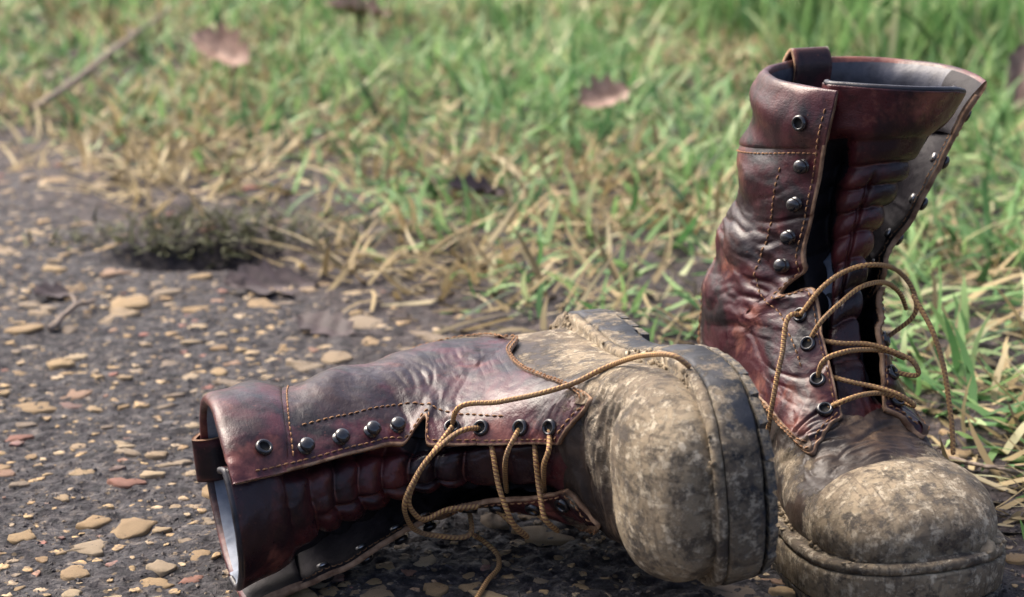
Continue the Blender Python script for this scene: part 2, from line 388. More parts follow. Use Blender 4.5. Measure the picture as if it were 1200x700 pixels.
def lathe_mesh(name, prof, mats, k=20, midx=None):
    a = np.arange(k)/k*2*np.pi; pr = np.array(prof)
    V = np.stack([pr[:, :1]*np.cos(a), pr[:, :1]*np.sin(a), np.broadcast_to(pr[:, 1:2], (len(pr), k))], -1)
    o = build(name, V.reshape(-1, 3), [gridf(len(pr), k, True)], mats, None, np.repeat(midx, k) if midx is not None else None)
    me = o.data; bpy.data.objects.remove(o); return me
EYE = lathe_mesh('eyelet', [(0, -.0002), (.0024, -.0002), (.0026, .0003), (.0028, .0012), (.0034, .0017), (.0042, .0014), (.0047, .0004), (.0048, -.0006)], [METAL, HOLE_SHADE], 20, [1, 1, 0, 0, 0, 0, 0])
HOOK = lathe_mesh('hook', [(.0042, -.0006), (.0040, .0004), (.0026, .0010), (.0022, .0018), (.0038, .0024), (.0043, .0034), (.0041, .0046), (.0031, .0056), (.0016, .0061), (.0, .0062)], [METAL], 20)

RIV = lathe_mesh('rivet', [(.0030, -.0006), (.0030, .0004), (.0022, .0009), (.0, .0010)], [simple('worn_steel', (.25, .25, .25), (.5, .5, .5), 200, .35, .0002, 400, .6, .9)], 14)
CLODM = simple('mud_clod', (.12, .095, .065), (.34, .275, .185), 160, .9, .0008, 500, .2)
_a = np.arange(6)/6*2*np.pi
CLOD = (np.concatenate([[[0, 0, -1]], np.stack([np.cos(_a)*.85, np.sin(_a)*.85, 0*_a-.4], 1), np.stack([np.cos(_a+.5)*.85, np.sin(_a+.5)*.85, 0*_a+.4], 1), [[0, 0, 1]]]),
        np.array([[0, 1+(i+1) % 6, 1+i] for i in range(6)]+[[1+i, 1+(i+1) % 6, 7+i] for i in range(6)]+[[1+(i+1) % 6, 7+(i+1) % 6, 7+i] for i in range(6)]+[[13, 7+i, 7+(i+1) % 6] for i in range(6)]))
# sole outline: half width along y
WS_Y = np.array([-.013, -.011, -.004, .008, .025, .05, .08, .11, .14, .17, .20, .225, .25, .27, .285, .296, .302, .304])
WS_Y = .09+(WS_Y-.09)*np.where(WS_Y > .09, .955, 1.0)
WS_W = np.array([0, .012, .0235, .0325, .039, .0425, .0425, .0425, .0455, .0515, .0565, .0572, .0560, .0510, .0425, .0300, .0150, 0])
def outline(b, n=240, ymax=None, off=0.0):
    pts = np.concatenate([np.stack([WS_W, WS_Y], 1), np.stack([-WS_W, WS_Y], 1)[::-1][1:-1]])
    m = len(pts); ext = np.concatenate([pts[-3:], pts, pts[:3]])
    d = np.r_[0, np.cumsum(np.linalg.norm(np.diff(ext, axis=0), axis=1))]
    t = np.linspace(d[3], d[3+m], n, endpoint=False)
    O = np.stack([cr(d, ext[:, k], t) for k in range(2)], 1)
    Tn = np.roll(O, -1, 0)-np.roll(O, 1, 0); Tn /= np.linalg.norm(Tn, axis=1)[:, None]
    nrm = np.stack([Tn[:, 1], -Tn[:, 0]], 1)            # outward
    if (nrm*(O-O.mean(0))).sum() < 0: nrm = -nrm
    return O, nrm
def sole_pts(b, O, nrm, off, z):
    Q = O+nrm*np.asarray(off)[..., None] if np.ndim(off) else O+nrm*off
    P = np.stack([Q[:, 0]+b.asym*ss(Q[:, 1], .08, .30), Q[:, 1], np.full(len(Q), 0.)+z], 1)
    return spring(P)
def rings(b, name, prof, mats, parent, mud, n=360, sel=None, rough=.0006, cap_bottom=True):
    O, nr = outline(b, n)
    if sel is not None: O, nr = sel(O, nr)
    L = []
    for z, off in prof:
        L.append(sole_pts(b, O, nr, off, z))
    L = np.array(L)
    nn = N(L[..., 0]*160, L[..., 1]*160, L[..., 2]*160, 2, b.seed+1); L[..., 0:2] += nr[None]*(rough*nn)[..., None]
    L[..., 2] += rough*.6*N(L[..., 0]*120, L[..., 1]*120, L[..., 2]*50, 2, b.seed+2)
    V = L.reshape(-1, 3); F = [gridf(len(prof), len(O), True)]
    c0 = L[-1].mean(0); k = len(V); V = np.vstack([V, c0]); j = np.arange(len(O)); bs = (len(prof)-1)*len(O)
    F.append(np.stack([bs+j, bs+(j+1) % len(O), np.full(len(O), k)], 1))
    return build(name, V, F, mats, parent, None, True, dict(mud=mud(V), rub=np.zeros(len(V))))

def make_boot(b, M4, label):
    root = empty('boot', M4); tag(root, label, 'boot', 'pair of worn work boots')
    QM, VM, mudQ, mudV, mudS = b.mats
    # vamp: toe, forefoot and counter
    nt, nv = 230, 300
    s = np.linspace(0, 1, nt)[:, None]; v = np.linspace(0, 1, nv)[None, :]
    tmax = b.tb(v)+.035
    # rows: uniform from the toe, dense at the tip
    T = (tmax)*(s**1.25)
    gr, gl = b.gap(T); k = ss(T, .378, .41)
    TH = (gr+R(4))*k+(2*np.pi-(gr+gl+R(8))*k)*v
    A, _ = b.E(T, TH, 0.0, flare=False); V = A.reshape(-1, 3)
    build('vamp', V, [gridf(nt, nv)], [VM], root, None, True, dict(mud=mudV(V), rub=b.rub(V)))
    # quarters: ankle and shaft in one sheet of leather, open at the front
    nt, nv = 280, 330
    s = np.linspace(0, 1, nt)[:, None]; vv = np.linspace(0, 1, nv)
    vv = vv+.10*np.sin(2*np.pi*vv)*-.5*0; v = vv[None, :]
    T = b.tb(v)+(.985-b.tb(v))*s; TH = b.vth(T, v)
    shell(b, 'quarters', T, TH, .0024, -.0008, [QM, EDGE, GUS], root, mudQ)
    # lining inside the shaft
    s = np.linspace(0, 1, 70)[:, None]; v = np.linspace(.2, .8, 120)[None, :]; T = .74+(.99-.74)*s+0*v; TH = b.vth(T, v)
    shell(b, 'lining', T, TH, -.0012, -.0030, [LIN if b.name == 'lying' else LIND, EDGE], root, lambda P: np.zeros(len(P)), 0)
    # padded collar rolled over the top edge
    pf = [(.918, .0022), (.919, .0034), (.925, .0044), (.94, .0052), (.96, .0056), (.98, .0054), (.995, .0042), (1.003, .0024), (1.006, 0), (1.003, -.0026), (.99, -.0046), (.96, -.0056), (.93, -.0056), (.925, -.004)]
    pf = catmull(np.array(pf)*[.1, 1], 44)*[10, 1]
    v = np.linspace(.0, 1.0, 260); T = np.repeat(pf[:, :1], 260, 1); TH = b.vth(T, v[None, :])
    tp = .45+.55*ss(np.minimum(v, 1-v), 0, .09)[None, :]; A, _ = b.E(T, TH, .0008+(pf[:, 1:2]-.0008)*tp)
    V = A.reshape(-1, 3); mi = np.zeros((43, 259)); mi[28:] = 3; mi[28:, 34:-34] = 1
    fc = []; k = len(V); V = np.vstack([V, A[:, 0].mean(0), A[:, -1].mean(0)]); i = np.arange(43)
    for col_, c_ in ((0, k), (259, k+1)): fc.append(np.stack([i*260+col_, (i+1)*260+col_, np.full(43, c_)], 1))
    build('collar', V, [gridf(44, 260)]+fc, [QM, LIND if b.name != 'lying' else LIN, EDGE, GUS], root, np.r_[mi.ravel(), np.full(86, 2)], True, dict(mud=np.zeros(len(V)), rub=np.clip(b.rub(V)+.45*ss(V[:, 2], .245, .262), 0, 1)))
    # tongue with its gusset folds
    nt, nv = 220, 120
    s = np.linspace(0, 1, nt)[:, None]; q = np.linspace(-1, 1, nv)[None, :]
    T = .365+((1.006+.016*q-.012*q*q if b.name == 'upright' else 1.006+0*q)-.365)*s
    gr, gl = b.gap(T); gr = gr-R(19)*np.exp(-(np.abs(T-.655)/.015)**2.5); gl = gl-R(19)*np.exp(-(np.abs(T-.655)/.015)**2.5)
    TH = np.where(q > 0, q*(gr+R(16)), q*(gl+R(16)-(R(20) if b.name == 'upright' else 0)*ss(T, .80, .95)))
    up = ss(T, .88, .95)
    groove = np.exp(-((np.abs(q)-.70)/.17)**2)*(1-up)*(1.0 if b.name == 'upright' else np.where(q < 0, .30, .55))*ss(T, .41, .47)
    quilt = np.abs(np.sin((T-.40)*np.pi/.052+.5*N(q*2+0*T, T*10, 0*T, 1, b.seed)))**.6
    off = (-.0052 if b.name == 'upright' else -.0034)-.021*groove+.0046*(quilt-.6)*(1-up)*(np.abs(q) < .9)*ss(T, .45, .5)+.0050*up*np.cos(q*1.2)+.0012*N(q*3+0*T, T*24, 0*T, 3, b.seed+3)
    off = off-.006*ss(np.abs(q), .85, 1.0)-.003*(1-ss(T, .37, .41))
    fold = np.exp(-((q-.18+.25*(T-.7))/.045)**2)*ss(T, .56, .62)*(1-ss(T, .82, .88)); off = off-.0035*fold
    A, n = b.E(T, TH, off, usedisp=False, flare=False); B = A-n*.0042
    nn = nt*nv; V = np.concatenate([A.reshape(-1, 3), B.reshape(-1, 3)]); idx = np.arange(nn).reshape(nt, nv)
    e = idx[-1]; rq = np.stack([e[1:], e[:-1], e[:-1]+nn, e[1:]+nn], 1)[:, ::-1]
    F = np.concatenate([gridf(nt, nv), gridf(nt, nv, base=nn, flip=True), rq]); ma = np.where((np.abs(q)+.05*np.sin(T*60) > (.54 if b.name == 'upright' else .74))*(T < .925)*(T > .44), 3, 0)[:-1, :-1]; mi = np.r_[ma.ravel(), np.ones((nt-1)*(nv-1)), np.full(len(rq), 2)]
    tg = build('tongue', V, [F], [TONG, LIN, PIPE, GUS], root, mi, True, dict(mud=mudQ(V)*.9, rub=np.zeros(len(V))))
    mb = MB(); tube(mb, (A[-1]+B[-1])[2:-2]/2, .0019, 8); mb.build('piping', PIPE, tg)
    # stitched band along the lower edge of the quarters
    v = np.linspace(.125, .875, 360); T0 = b.tb(v); TH0 = b.vth(T0+.02, v)
    step = np.linalg.norm(b.S(T0+.02, TH0)-b.S(T0, TH0), axis=1)/.02; dtb = .0092/np.maximum(step, .12)
    dtb = np.convolve(np.pad(dtb, 12, mode='edge'), np.ones(25)/25, 'valid')
    wq = np.linspace(0, 1, 11)[:, None]; T = T0+.1*dtb+wq*dtb; TH = TH0+0*T
    o1 = .0022+.0013*np.clip(np.sin(np.pi*wq)*3.5, 0, 1)+0*v
    A, _ = b.E(T, TH, o1); V = A.reshape(-1, 3)
    build('seam_band', V, [gridf(11, 360)], [BAND], root, None, True, dict(mud=np.clip(mudV(V)*.8+.1, 0, 1), rub=b.rub(V)))
    b.band = (v, T0, TH0, dtb)
    # welt and soles
    rings(b, 'welt', [(.034, -.009), (.0335, -.0055), (.0318, -.0040), (.0322, -.001), (.0312, .0012), (.0290, .0018), (.0268, .0012), (.0262, -.001)], [WELT], root, lambda V: np.clip(mudS(V)+.3, 0, 1), rough=.0007)
    so = rings(b, 'outsole', [(.0262, -.001), (.0258, .0016), (.0240, .0022), (.018, .0018), (.0085, .0012), (.0068, -.001), (.0060, -.012)], [RUB], root, mudS, rough=.0009)
    def heelsel(O, nr):
        k = O[:, 1] < .088; o = O[k]; n_ = nr[k]; i = int(np.argmax(np.linalg.norm(np.diff(o, axis=0), axis=1)))
        o = np.roll(o, -(i+1), 0); n_ = np.roll(n_, -(i+1), 0); return o, n_
    rings(b, 'heel', [(.0180, -.004), (.0172, .0008), (.0100, .0012), (.0066, .0006), (.0058, -.003)], [RUB], root, mudS, 300, heelsel, .0008)
    # lugs round the edge of the sole, one block each
    w0 = np.array([[-.5, -.5, 0], [.5, -.5, 0], [.5, .5, 0], [-.5, .5, 0], [-.42, -.42, 1], [.42, -.42, 1], [.42, .44, 1], [-.42, .44, 1]])*[.0160, .020, .0050]
    bf = np.array([[0, 3, 2, 1], [4, 5, 6, 7], [0, 1, 5, 4], [1, 2, 6, 5], [2, 3, 7, 6], [3, 0, 4, 7]])
    lugm = bpy.data.meshes.get('lug')
    if lugm is None:
        o = build('lug', w0, [bf], [RUB], None, None, False, {'mud': np.full(8, .45)}); lugm = o.data; lugm.name = 'lug'; bpy.data.objects.remove(o)
    O, nr = outline(b, 400); d = np.r_[0, np.cumsum(np.linalg.norm(np.diff(O, axis=0), axis=1))]
    for sd in np.arange(0, d[-1], .0178):
        i = int(np.searchsorted(d, sd)) % 400
        if .088 < O[i, 1] < .125: continue
        heel = O[i, 1] <= .088
        p = sole_pts(b, O[i:i+1], nr[i:i+1], -.0098, .0066 if not heel else .0060)[0]
        yv = Vector((nr[i, 0], nr[i, 1], 0)); zv = Vector((0, 0, -1)); xv = yv.cross(zv)
        link('lug', lugm, so, Matrix(((xv.x, yv.x, zv.x, p[0]), (xv.y, yv.y, zv.y, p[1]), (xv.z, yv.z, zv.z, p[2]), (0, 0, 0, 1))))
    # clods of dried mud caught along the welt
    rc = np.random.default_rng(int(b.seed*10)); mb = MB(); O, nr = outline(b, 700); base = CLOD
    for i in range(700):
        if noise1(np.array([i*.06+b.seed]), np.array([2.2]), np.array([.5]))[0] < .56: continue
        for _ in range(1):
            r = .0009*math.exp(rc.normal(0, .5)); off = rc.choice([-.0058, -.0045, .0008], p=[.45, .35, .2])+rc.normal(0, .0006)
            p = sole_pts(b, O[i:i+1], nr[i:i+1], off, (.0330 if off < -.003 else .0318)+rc.normal(0, .0004))[0]
            sc3 = r*np.exp(rc.normal(0, .3, 3))*[1.3, 1.3, .8]; a = rc.uniform(0, 6.28); Vb = base[0]*np.exp(rc.normal(0, .14, (len(base[0]), 1)))*sc3
            Vb = np.stack([Vb[:, 0]*math.cos(a)-Vb[:, 1]*math.sin(a), Vb[:, 0]*math.sin(a)+Vb[:, 1]*math.cos(a), Vb[:, 2]], 1)+p
            mb.add(Vb, base[1], 0)
    cl = mb.build('dried_mud', CLODM, root); tag(cl, kind='stuff')
    # hooks and eyelets
    b.eye = {}
    for side in (1, -1):
        for i, t in enumerate((.412, .472, .532, .592, .955)):
            gr, gl = b.gap(np.array(t)); g = gr if side > 0 else gl
            th = side*(g+R(15 if i < 4 else 15)); m = frame_at(b, t, th, .0030 if i < 4 else .0062); o = link('eyelet', EYE, root, m); b.eye[(side, i)] = np.array(m.translation)
        for i, t in enumerate((.705, .765, .828, .892)):
            gr, gl = b.gap(np.array(t)); g = gr if side > 0 else gl
            m = frame_at(b, t, side*(g+R(11)), .0028); hk = link('hook', HOOK, root, m); link('rivet', RIV, hk, Matrix.Translation((0, 0, -.0040))@Matrix.Rotation(math.pi, 4, 'X'))
    # stitching
    mb = MB()
    ts = np.linspace(.40, .985, 400)
    gr, gl = b.gap(ts)
    for sgn, g in ((1, gr), (-1, gl)):
        stitch_line(b, mb, ts, sgn*(g+R(4.2)), .0026+.0009*ss(ts, .912, .93))
        stitch_line(b, mb, ts, sgn*(g+R(4.2)), -.0010)
        k = (ts > .50) & (ts < .908); g0 = g-R(19)*np.exp(-(np.abs(ts-.655)/.015)**2.5)
        stitch_line(b, mb, ts[k], sgn*(g0[k]+R(27)), .0026)
    v = np.linspace(.005, .995, 500); t0 = np.full(500, .912); stitch_line(b, mb, t0, b.vth(t0, v), .0027)
    v, T0, TH0, dtb = b.band
    for w_ in (.34, .86): stitch_line(b, mb, T0+w_*dtb, TH0, .0037)
    for v0, v1 in ((.0, .135), (1.0, .865)):
        v = np.linspace(v0, v1, 120); t0 = b.tb(v)+.012; stitch_line(b, mb, t0, b.vth(t0, v), .0027)
    mb.build('stitching', THREAD, root)
    # pull loop at the back of the collar
    B0, n0 = b.E(np.array([.955]), np.array([np.pi]), .006); B1, n1 = b.E(np.array([.955]), np.array([np.pi]), -.006)
    p0, p1 = B0[0], B1[0]; upv = np.array([0, b.lean, 1.]); upv /= np.linalg.norm(upv)
    path = catmull([p0, p0+upv*.012+n0[0]*.003, p0+upv*.029+n0[0]*.002, (p0+p1)/2+upv*.036, p1+upv*.029-n0[0]*.001, p1+upv*.010-n0[0]*.002, p1-upv*.006-n0[0]*.002], 40)
    cx = np.linspace(-.0125, .0125, 12); Tn = np.gradient(path, axis=0); Tn /= np.linalg.norm(Tn, axis=1)[:, None]; nn = np.cross(Tn, [1, 0, 0])
    V1 = path[:, None]+np.array([1, 0, 0])*cx[None, :, None]; V2 = V1+nn[:, None]*.0026; n_ = 40*12; idx = np.arange(n_).reshape(40, 12)
    rm = []
    for e in (idx[:, 0], idx[:, -1]): rm.append(np.stack([e[1:], e[:-1], e[:-1]+n_, e[1:]+n_], 1))
    F = np.concatenate([gridf(40, 12), gridf(40, 12, base=n_, flip=True)]+rm); V = np.concatenate([V1.reshape(-1, 3), V2.reshape(-1, 3)])
    build('pull_loop', V, [F], [QM, EDGE], root, np.r_[np.zeros(2*39*11), np.ones(2*39)], True, {'mud': np.zeros(len(V))})
    return root

# upright boot
yaw = R(20.0)
fw = Vector((math.sin(yaw), -math.cos(yaw), 0)); rt = Vector((-math.cos(yaw), -math.sin(yaw), 0)); uz = Vector((0, 0, 1))
def basis(x, y, z, o): return Matrix(((x.x, y.x, z.x, o[0]), (x.y, y.y, z.y, o[1]), (x.z, y.z, z.z, o[2]), (0, 0, 0, 1)))
b1 = Boot('upright', .021,
          [(.38, 17), (.44, 19), (.52, 25), (.60, 32), (.66, 37), (.80, 42), (1.0, 47)],
          [(.38, 17), (.44, 22), (.52, 30), (.60, 37), (.66, 43), (.80, 53), (1.0, 60)],
          [(.38, .001), (.6, .003), (.8, .004), (1.0, .003)], [(.38, .001), (.6, .004), (.8, .005), (.92, .004), (1.0, .003)],
          .18, 1.0, (LE1, VA1, mudder(.0, .38, .10, 1), mudder(.61, .46, .0, 2), mudder(.95, .95, .0, 3)), -.30)
boot1 = make_boot(b1, basis(rt, fw, uz, (.143, 1.262, 0)), 'brown leather work boot standing upright at the right, shaft open')
# boot lying on its side
yaw2 = R(16.0)
fw2 = Vector((math.sin(yaw2), -math.cos(yaw2), 0)); up2 = Vector((-math.cos(yaw2), -math.sin(yaw2), 0)); rt2 = fw2.cross(up2)
TILT = R(5.0)
up2, rt2 = (up2*math.cos(TILT)+rt2*math.sin(TILT)), (rt2*math.cos(TILT)-up2*math.sin(TILT))
b2 = Boot('lying', -.014,
          [(.38, 17), (.44, 27), (.52, 33), (.60, 38), (.66, 44), (.80, 50), (1.0, 52)],
          [(.38, 17), (.44, 18), (.52, 20), (.60, 23), (.66, 25), (.80, 27), (1.0, 30)],
          [(.38, .001), (.55, .003), (.66, .007), (.8, .011), (1.0, .010)], [(.38, .001), (.6, .003), (.8, .004), (1.0, .004)],
          .42, 2.0, (LE2, VA2, mudder(.0, .62, .22, 4), mudder(.72, .64, .0, 5), mudder(.45, .42, .0, 6)), 0)
M2 = basis(rt2, fw2, up2, (.058, 1.222, .056))
boot2 = make_boot(b2, M2, 'brown leather work boot lying on its side, muddy toe and sole turned right')

# ------------------------------------------------------------------ rest both boots on the ground
def settle(root, M):
    lo = 1e9
    for o in root.children:
        n = len(o.data.vertices)
        if n < 100: continue
        v = np.empty(n*3, np.float32); o.data.vertices.foreach_get('co', v); v = v.reshape(-1, 3)
        Mm = np.array(M); z = v@Mm[2, :3]+Mm[2, 3]; lo = min(lo, float(z.min()))
    M2_ = Matrix.Translation((0, 0, -lo-.003))@M; root.matrix_world = M2_; return M2_
M1 = settle(boot1, basis(rt, fw, uz, (.143, 1.262, 0))); M1 = Matrix.Translation((0, 0, -.002))@basis(rt, fw, uz, (.143, 1.262, 0)); boot1.matrix_world = M1
M2 = settle(boot2, M2)

# ------------------------------------------------------------------ view geometry used to lay the laces and find ground spots
CP, SP = math.cos(PITCH), math.sin(PITCH)
def ray(px, py):
    a, b_ = (px-600)/FPX, -(py-350)/FPX
    return Vector((a, CP+b_*SP, -SP+b_*CP)).normalized()
C0 = Vector((0, 0, CAM_H))
def at(px, py, z=0.0):
    d = ray(px, py); k = (z-CAM_H)/d.z; return C0+d*k
def pix(P):
    r = Vector(P)-C0; d = r.y*CP-r.z*SP; u = r.y*SP+r.z*CP; return (600+FPX*r.x/d, 350-FPX*u/d)
def bvh_of(root, M):
    V = []; F = []; n = 0
    for o in root.children:
        if o.name.split('.')[0] in ('vamp', 'quarters', 'tongue', 'collar', 'welt', 'outsole', 'heel', 'seam_band'):
            me = o.data; k = len(me.vertices); v = np.empty(k*3, np.float32); me.vertices.foreach_get('co', v)
            V.append(v.reshape(-1, 3)@np.array(M)[:3, :3].T+np.array(M)[:3, 3])
            F += [[i+n for i in p.vertices] for p in me.polygons]; n += k
    return BVHTree.FromPolygons([tuple(map(float, q)) for q in np.concatenate(V)], F)
LR = .00145
def lace(b, root, M, paths, name='lace'):
    tree = bvh_of(root, M); mb = MB(); Mi = np.array(M.inverted())
    for spec in paths:
        pts = []; lifts = []
        for q in spec:
            if q[0] == 'E':
                w = M@Vector(b.eye[(q[1], q[2])]); pts.append(pix(w)); lifts.append(-.0035)
            else:
                pts.append(q[:2]); lifts.append(q[2] if len(q) > 2 else .0)
        pts = np.array(pts, float); n = max(24, int(np.linalg.norm(np.diff(pts, axis=0), axis=1).sum()/4))
        dd = np.r_[0, np.cumsum(np.linalg.norm(np.diff(pts, axis=0), axis=1))]; tt = np.linspace(0, dd[-1], n)
        xy = np.stack([cr(dd, pts[:, 0], tt), cr(dd, pts[:, 1], tt)], 1); lf = np.interp(tt, dd, lifts)
        raw = []; rays = []
        for x, y in xy:
            d = ray(x, y); rays.append(d); h = tree.ray_cast(C0, d)
            raw.append(h[3] if h[0] is not None else np.nan)
        raw = np.array(raw); ok = ~np.isnan(raw)
        if not ok.any(): raw[:] = (M@Vector(b.eye[(-1, 1)])-C0).length; ok[:] = True
        raw = np.interp(np.arange(n), np.arange(n)[ok], raw[ok])
        k = 7; mn = np.array([raw[max(0, i-k):i+k+1].min() for i in range(n)])
        kern = np.exp(-(np.arange(-9, 10)/4.5)**2); kern /= kern.sum()
        sm = np.convolve(np.pad(mn, 9, mode='edge'), kern, 'valid')
        sm = np.minimum(sm, raw+.001)
        dist = sm-LR*.9-lf
        P = np.array([np.array(C0)+np.array(r)*d for r, d in zip(rays, dist)])
        P[1:-1] = (P[:-2]+2*P[1:-1]+P[2:])/4
        P[:, 2] = np.maximum(P[:, 2], LR)
        P = catmull(P, max(30, int(np.linalg.norm(np.diff(P, axis=0), axis=1).sum()/.0012)))
        P = P@Mi[:3, :3].T+Mi[:3, 3]
        tube(mb, P, LR, 8)
    return mb.build(name, LACE, root, True, True)
lace(b1, boot1, M1, [
    [('E', 1, 3), (932, 368, .006), (916, 418, .010), (906, 468, .008), (900, 505, .004), (898, 530, 0)],
    [('E', 1, 2), (960, 380, .004), (985, 355, .006), (1012, 335, .007), (1040, 332, .006), (1056, 346, .004), (1062, 362, -.004)],
    [('E', 1, 3), (968, 333, .003), (985, 321, .006), (1014, 311, .012), (1048, 315, .012), (1068, 336, .010), (1074, 362, .006), ('E', -1, 2)],
    [(1070, 346, .002), (1094, 391, .006), (1106, 431, .004), (1112, 470, .003), (1116, 505, .002), (1117, 532, .002)],
    [('E', 1, 1), (964, 424, .004), (988, 413, .005), (1014, 410, .004), (1040, 412, .000), (1060, 420, -.006)],
    [(958, 398, -.008), (980, 402, -.002), (1020, 404, .004), (1049, 413, .006), (1072, 426, .006), (1077, 438, .003), ('E', -1, 1)],
    [('E', 1, 0), (986, 471, .004), (1010, 463, .005), (1034, 461, .002), (1058, 468, -.006)],
    [(968, 440, -.008), (998, 448, -.001), (1031, 455, .005), (1056, 464, .006), (1072, 476, .004), ('E', -1, 0)],
])
lace(b2, boot2, M2, [
    [('E', -1, 3), (534, 482, .006), (586, 471, .006), (634, 461, .004), (673, 449, .002), (712, 430, .004), (760, 416, .006), (792, 418, .006), (808, 430, .002)],
    [('E', -1, 2), (547, 503, .006), (513, 526, .012), (486, 562, .014), (474, 598, .014), (485, 620, .012), (513, 628, .010), (552, 625, .008), ('E', 1, 3)],
    [('E', -1, 3), (508, 530, .008), (488, 560, .010), (480, 594, .012), (494, 609, .012), (522, 598, .006), (560, 594, .002)],
    [('E', -1, 1), (601, 516, .006), (593, 536, .006), (592, 556, .0), (594, 576, -.014)],
    [(574, 512, -.008), (578, 534, -.001), (585, 572, .008), (594, 598, .012), (606, 621, .012), (617, 629, .008), ('E', 1, 2)],
    [('E', -1, 0), (643, 528, .006), (637, 548, .005), (637, 562, .0), (638, 580, -.014)],
    [(626, 514, -.008), (628, 540, -.001), (633, 580, .006), (641, 612, .010), (653, 622, .006), ('E', 1, 1)],
])
# loose end of the lying boot's lace on the ground
mb = MB(); P = catmull([at(x, y, .004+h) for x, y, h in ((556, 628, .012), (566, 634, .006), (580, 646, .002), (585, 661, .0), (571, 681, .0), (557, 704, .0))], 90)
Mi = np.array(M2.inverted()); tube(mb, P@Mi[:3, :3].T+Mi[:3, 3], LR, 8); mb.build('lace_end', LACE, boot2, True, True)

# ------------------------------------------------------------------ ground
BX = [at(x, y) for x, y in ((-150, 120), (0, 160), (100, 182), (170, 215), (330, 262), (430, 305), (500, 345), (600, 400), (760, 430), (850, 450), (1000, 470), (1080, 500), (1150, 585), (1215, 650), (1300, 720))]
bxx = np.array([p.x for p in BX]); byy = np.array([p.y for p in BX])
o_ = np.argsort(bxx); bxx = np.r_[-60, -3, bxx[o_], 1.2, 60]; byy = np.r_[byy[o_][0]+.4, byy[o_][0]+.3, byy[o_], byy[o_][-1], byy[o_][-1]]
def edge_d(x, y):                                     # metres beyond the path's ragged edge (positive = turf)
    return y-np.interp(x, bxx, byy)+.10*N(x*6, y*6, 0*x, 2, 4)
HX, HY = at(240, 303).x, at(240, 303).y
def gz(x, y):
    e = edge_d(x, y)
    z = .0035*N(x*9, y*9, 0*x, 2, 1)+.0022*N(x*45, y*45, 0*x, 2, 2)+.0024*N(x*150, y*150, 0*x, 2, 3)*(1-.5*ss(y, 1.7, 2.2))
    z = z+.012*ss(e, 0, .5)*(.6+.6*N(x*5, y*5, 0*x, 2, 6))+.05*ss(y, 2.6, 4.5)
    q = ((x-HX+.01*N(x*40, y*40, 0*x, 1, 8))/.080)**2+((y-HY)/.036)**2
    z = z-.028*(1-ss(q, .0, 1.7))
    z = z+.014*np.exp(-(((x-HX)/.12)**2+((y-HY-.085)/.05)**2))
    # pressed flat under the boots
    return z
gx = np.r_[-60, -25, -10, -5, -3, -2.2, -1.7, -1.35, np.arange(-1.1, -.62, .012), np.arange(-.62, .66, .0027), np.arange(.66, 1.1, .012), 1.35, 1.7, 2.2, 3, 5, 10, 25, 60]
gy = np.r_[-30, -10, -4, -1.5, -.5, 0, .4, .65, np.arange(.8, .92, .01), np.arange(.92, 1.55, .0027), np.arange(1.55, 2.1, .006), np.arange(2.1, 4.6, .025), 5.2, 6, 8, 12, 20, 35, 70]
X, Y = np.meshgrid(gx, gy, indexing='ij'); Z = gz(X, Y)
GV = np.stack([X, Y, Z], -1).reshape(-1, 3)
def ground_mat():
    m, n, l, b = newmat('tarred_gravel_and_soil'); g = G(m); v = g.coord()
    base = g.ramp(g.noise(v, 95, 6, .7), [(.38, (.009, .009, .012)), (.48, (.028, .026, .032)), (.57, (.068, .062, .066)), (.66, (.17, .145, .125))])
    soil = g.ramp(g.noise(v, 60, 7, .72), [(.38, (.014, .011, .013)), (.5, (.048, .037, .038)), (.64, (.13, .10, .09))])
    col = g.mix(g.attr('soil'), base, soil)
    chips = g.voro(v, 210, 'F1', 'Color')
    sepc = n.new('ShaderNodeSeparateColor'); l.new(chips, sepc.inputs[0])
    pale = g.math('MULTIPLY', g.ramp(sepc.outputs[0], [(.86, 0.0), (.9, 1.0)]), g.ramp(g.voro(v, 210), [(.25, 1.0), (.42, 0.0)]))
    col = g.mix(g.math('MULTIPLY', pale, .6), col, (.26, .19, .11))
    l.new(col, b.inputs['Base Color'])
    l.new(g.ramp(g.noise(v, 70, 4), [(.35, .55), (.65, .95)]), b.inputs['Roughness']); b.inputs['Specular IOR Level'].default_value = .35
    h = g.math('ADD', g.noise(v, 330, 6, .7), g.math('MULTIPLY', g.voro(v, 260), .5))
    l.new(g.bump(h, .005, 1.0), b.inputs['Normal']); return m
GM = ground_mat()
soil = ss(edge_d(X, Y), -.42, -.05).ravel()
ground = build('ground', GV, [gridf(len(gx), len(gy))], [GM], None, None, True, {'soil': soil}); tag(ground, kind='structure')

# stones set in the path: the largest in view as pieces, the small grit as one mass
def stone_mat():
    m, n, l, b = newmat('ochre_stone'); g = G(m); v = g.coord()
    r = g.attr('tone'); oi = n.new('ShaderNodeObjectInfo').outputs['Random']
    tone = g.math('FRACT', g.math('ADD', r, oi))
    col = g.ramp(tone, [(.0, (.31, .20, .095)), (.2, (.47, .335, .165)), (.42, (.36, .245, .12)), (.6, (.52, .41, .255)), (.74, (.22, .175, .13)), (.88, (.40, .30, .18)), (.95, (.27, .085, .07)), (1.0, (.14, .12, .115))])
    col = g.mix(g.ramp(g.noise(v, 260, 5, .7), [(.40, 0.0), (.60, .85)]), col, (.10, .075, .055))
    l.new(col, b.inputs['Base Color']); b.inputs['Roughness'].default_value = .75; b.inputs['Specular IOR Level'].default_value = .35
    l.new(g.bump(g.noise(v, 420, 4, .65), .0012, .7), b.inputs['Normal']); return m
STM = stone_mat()
bm_v = []
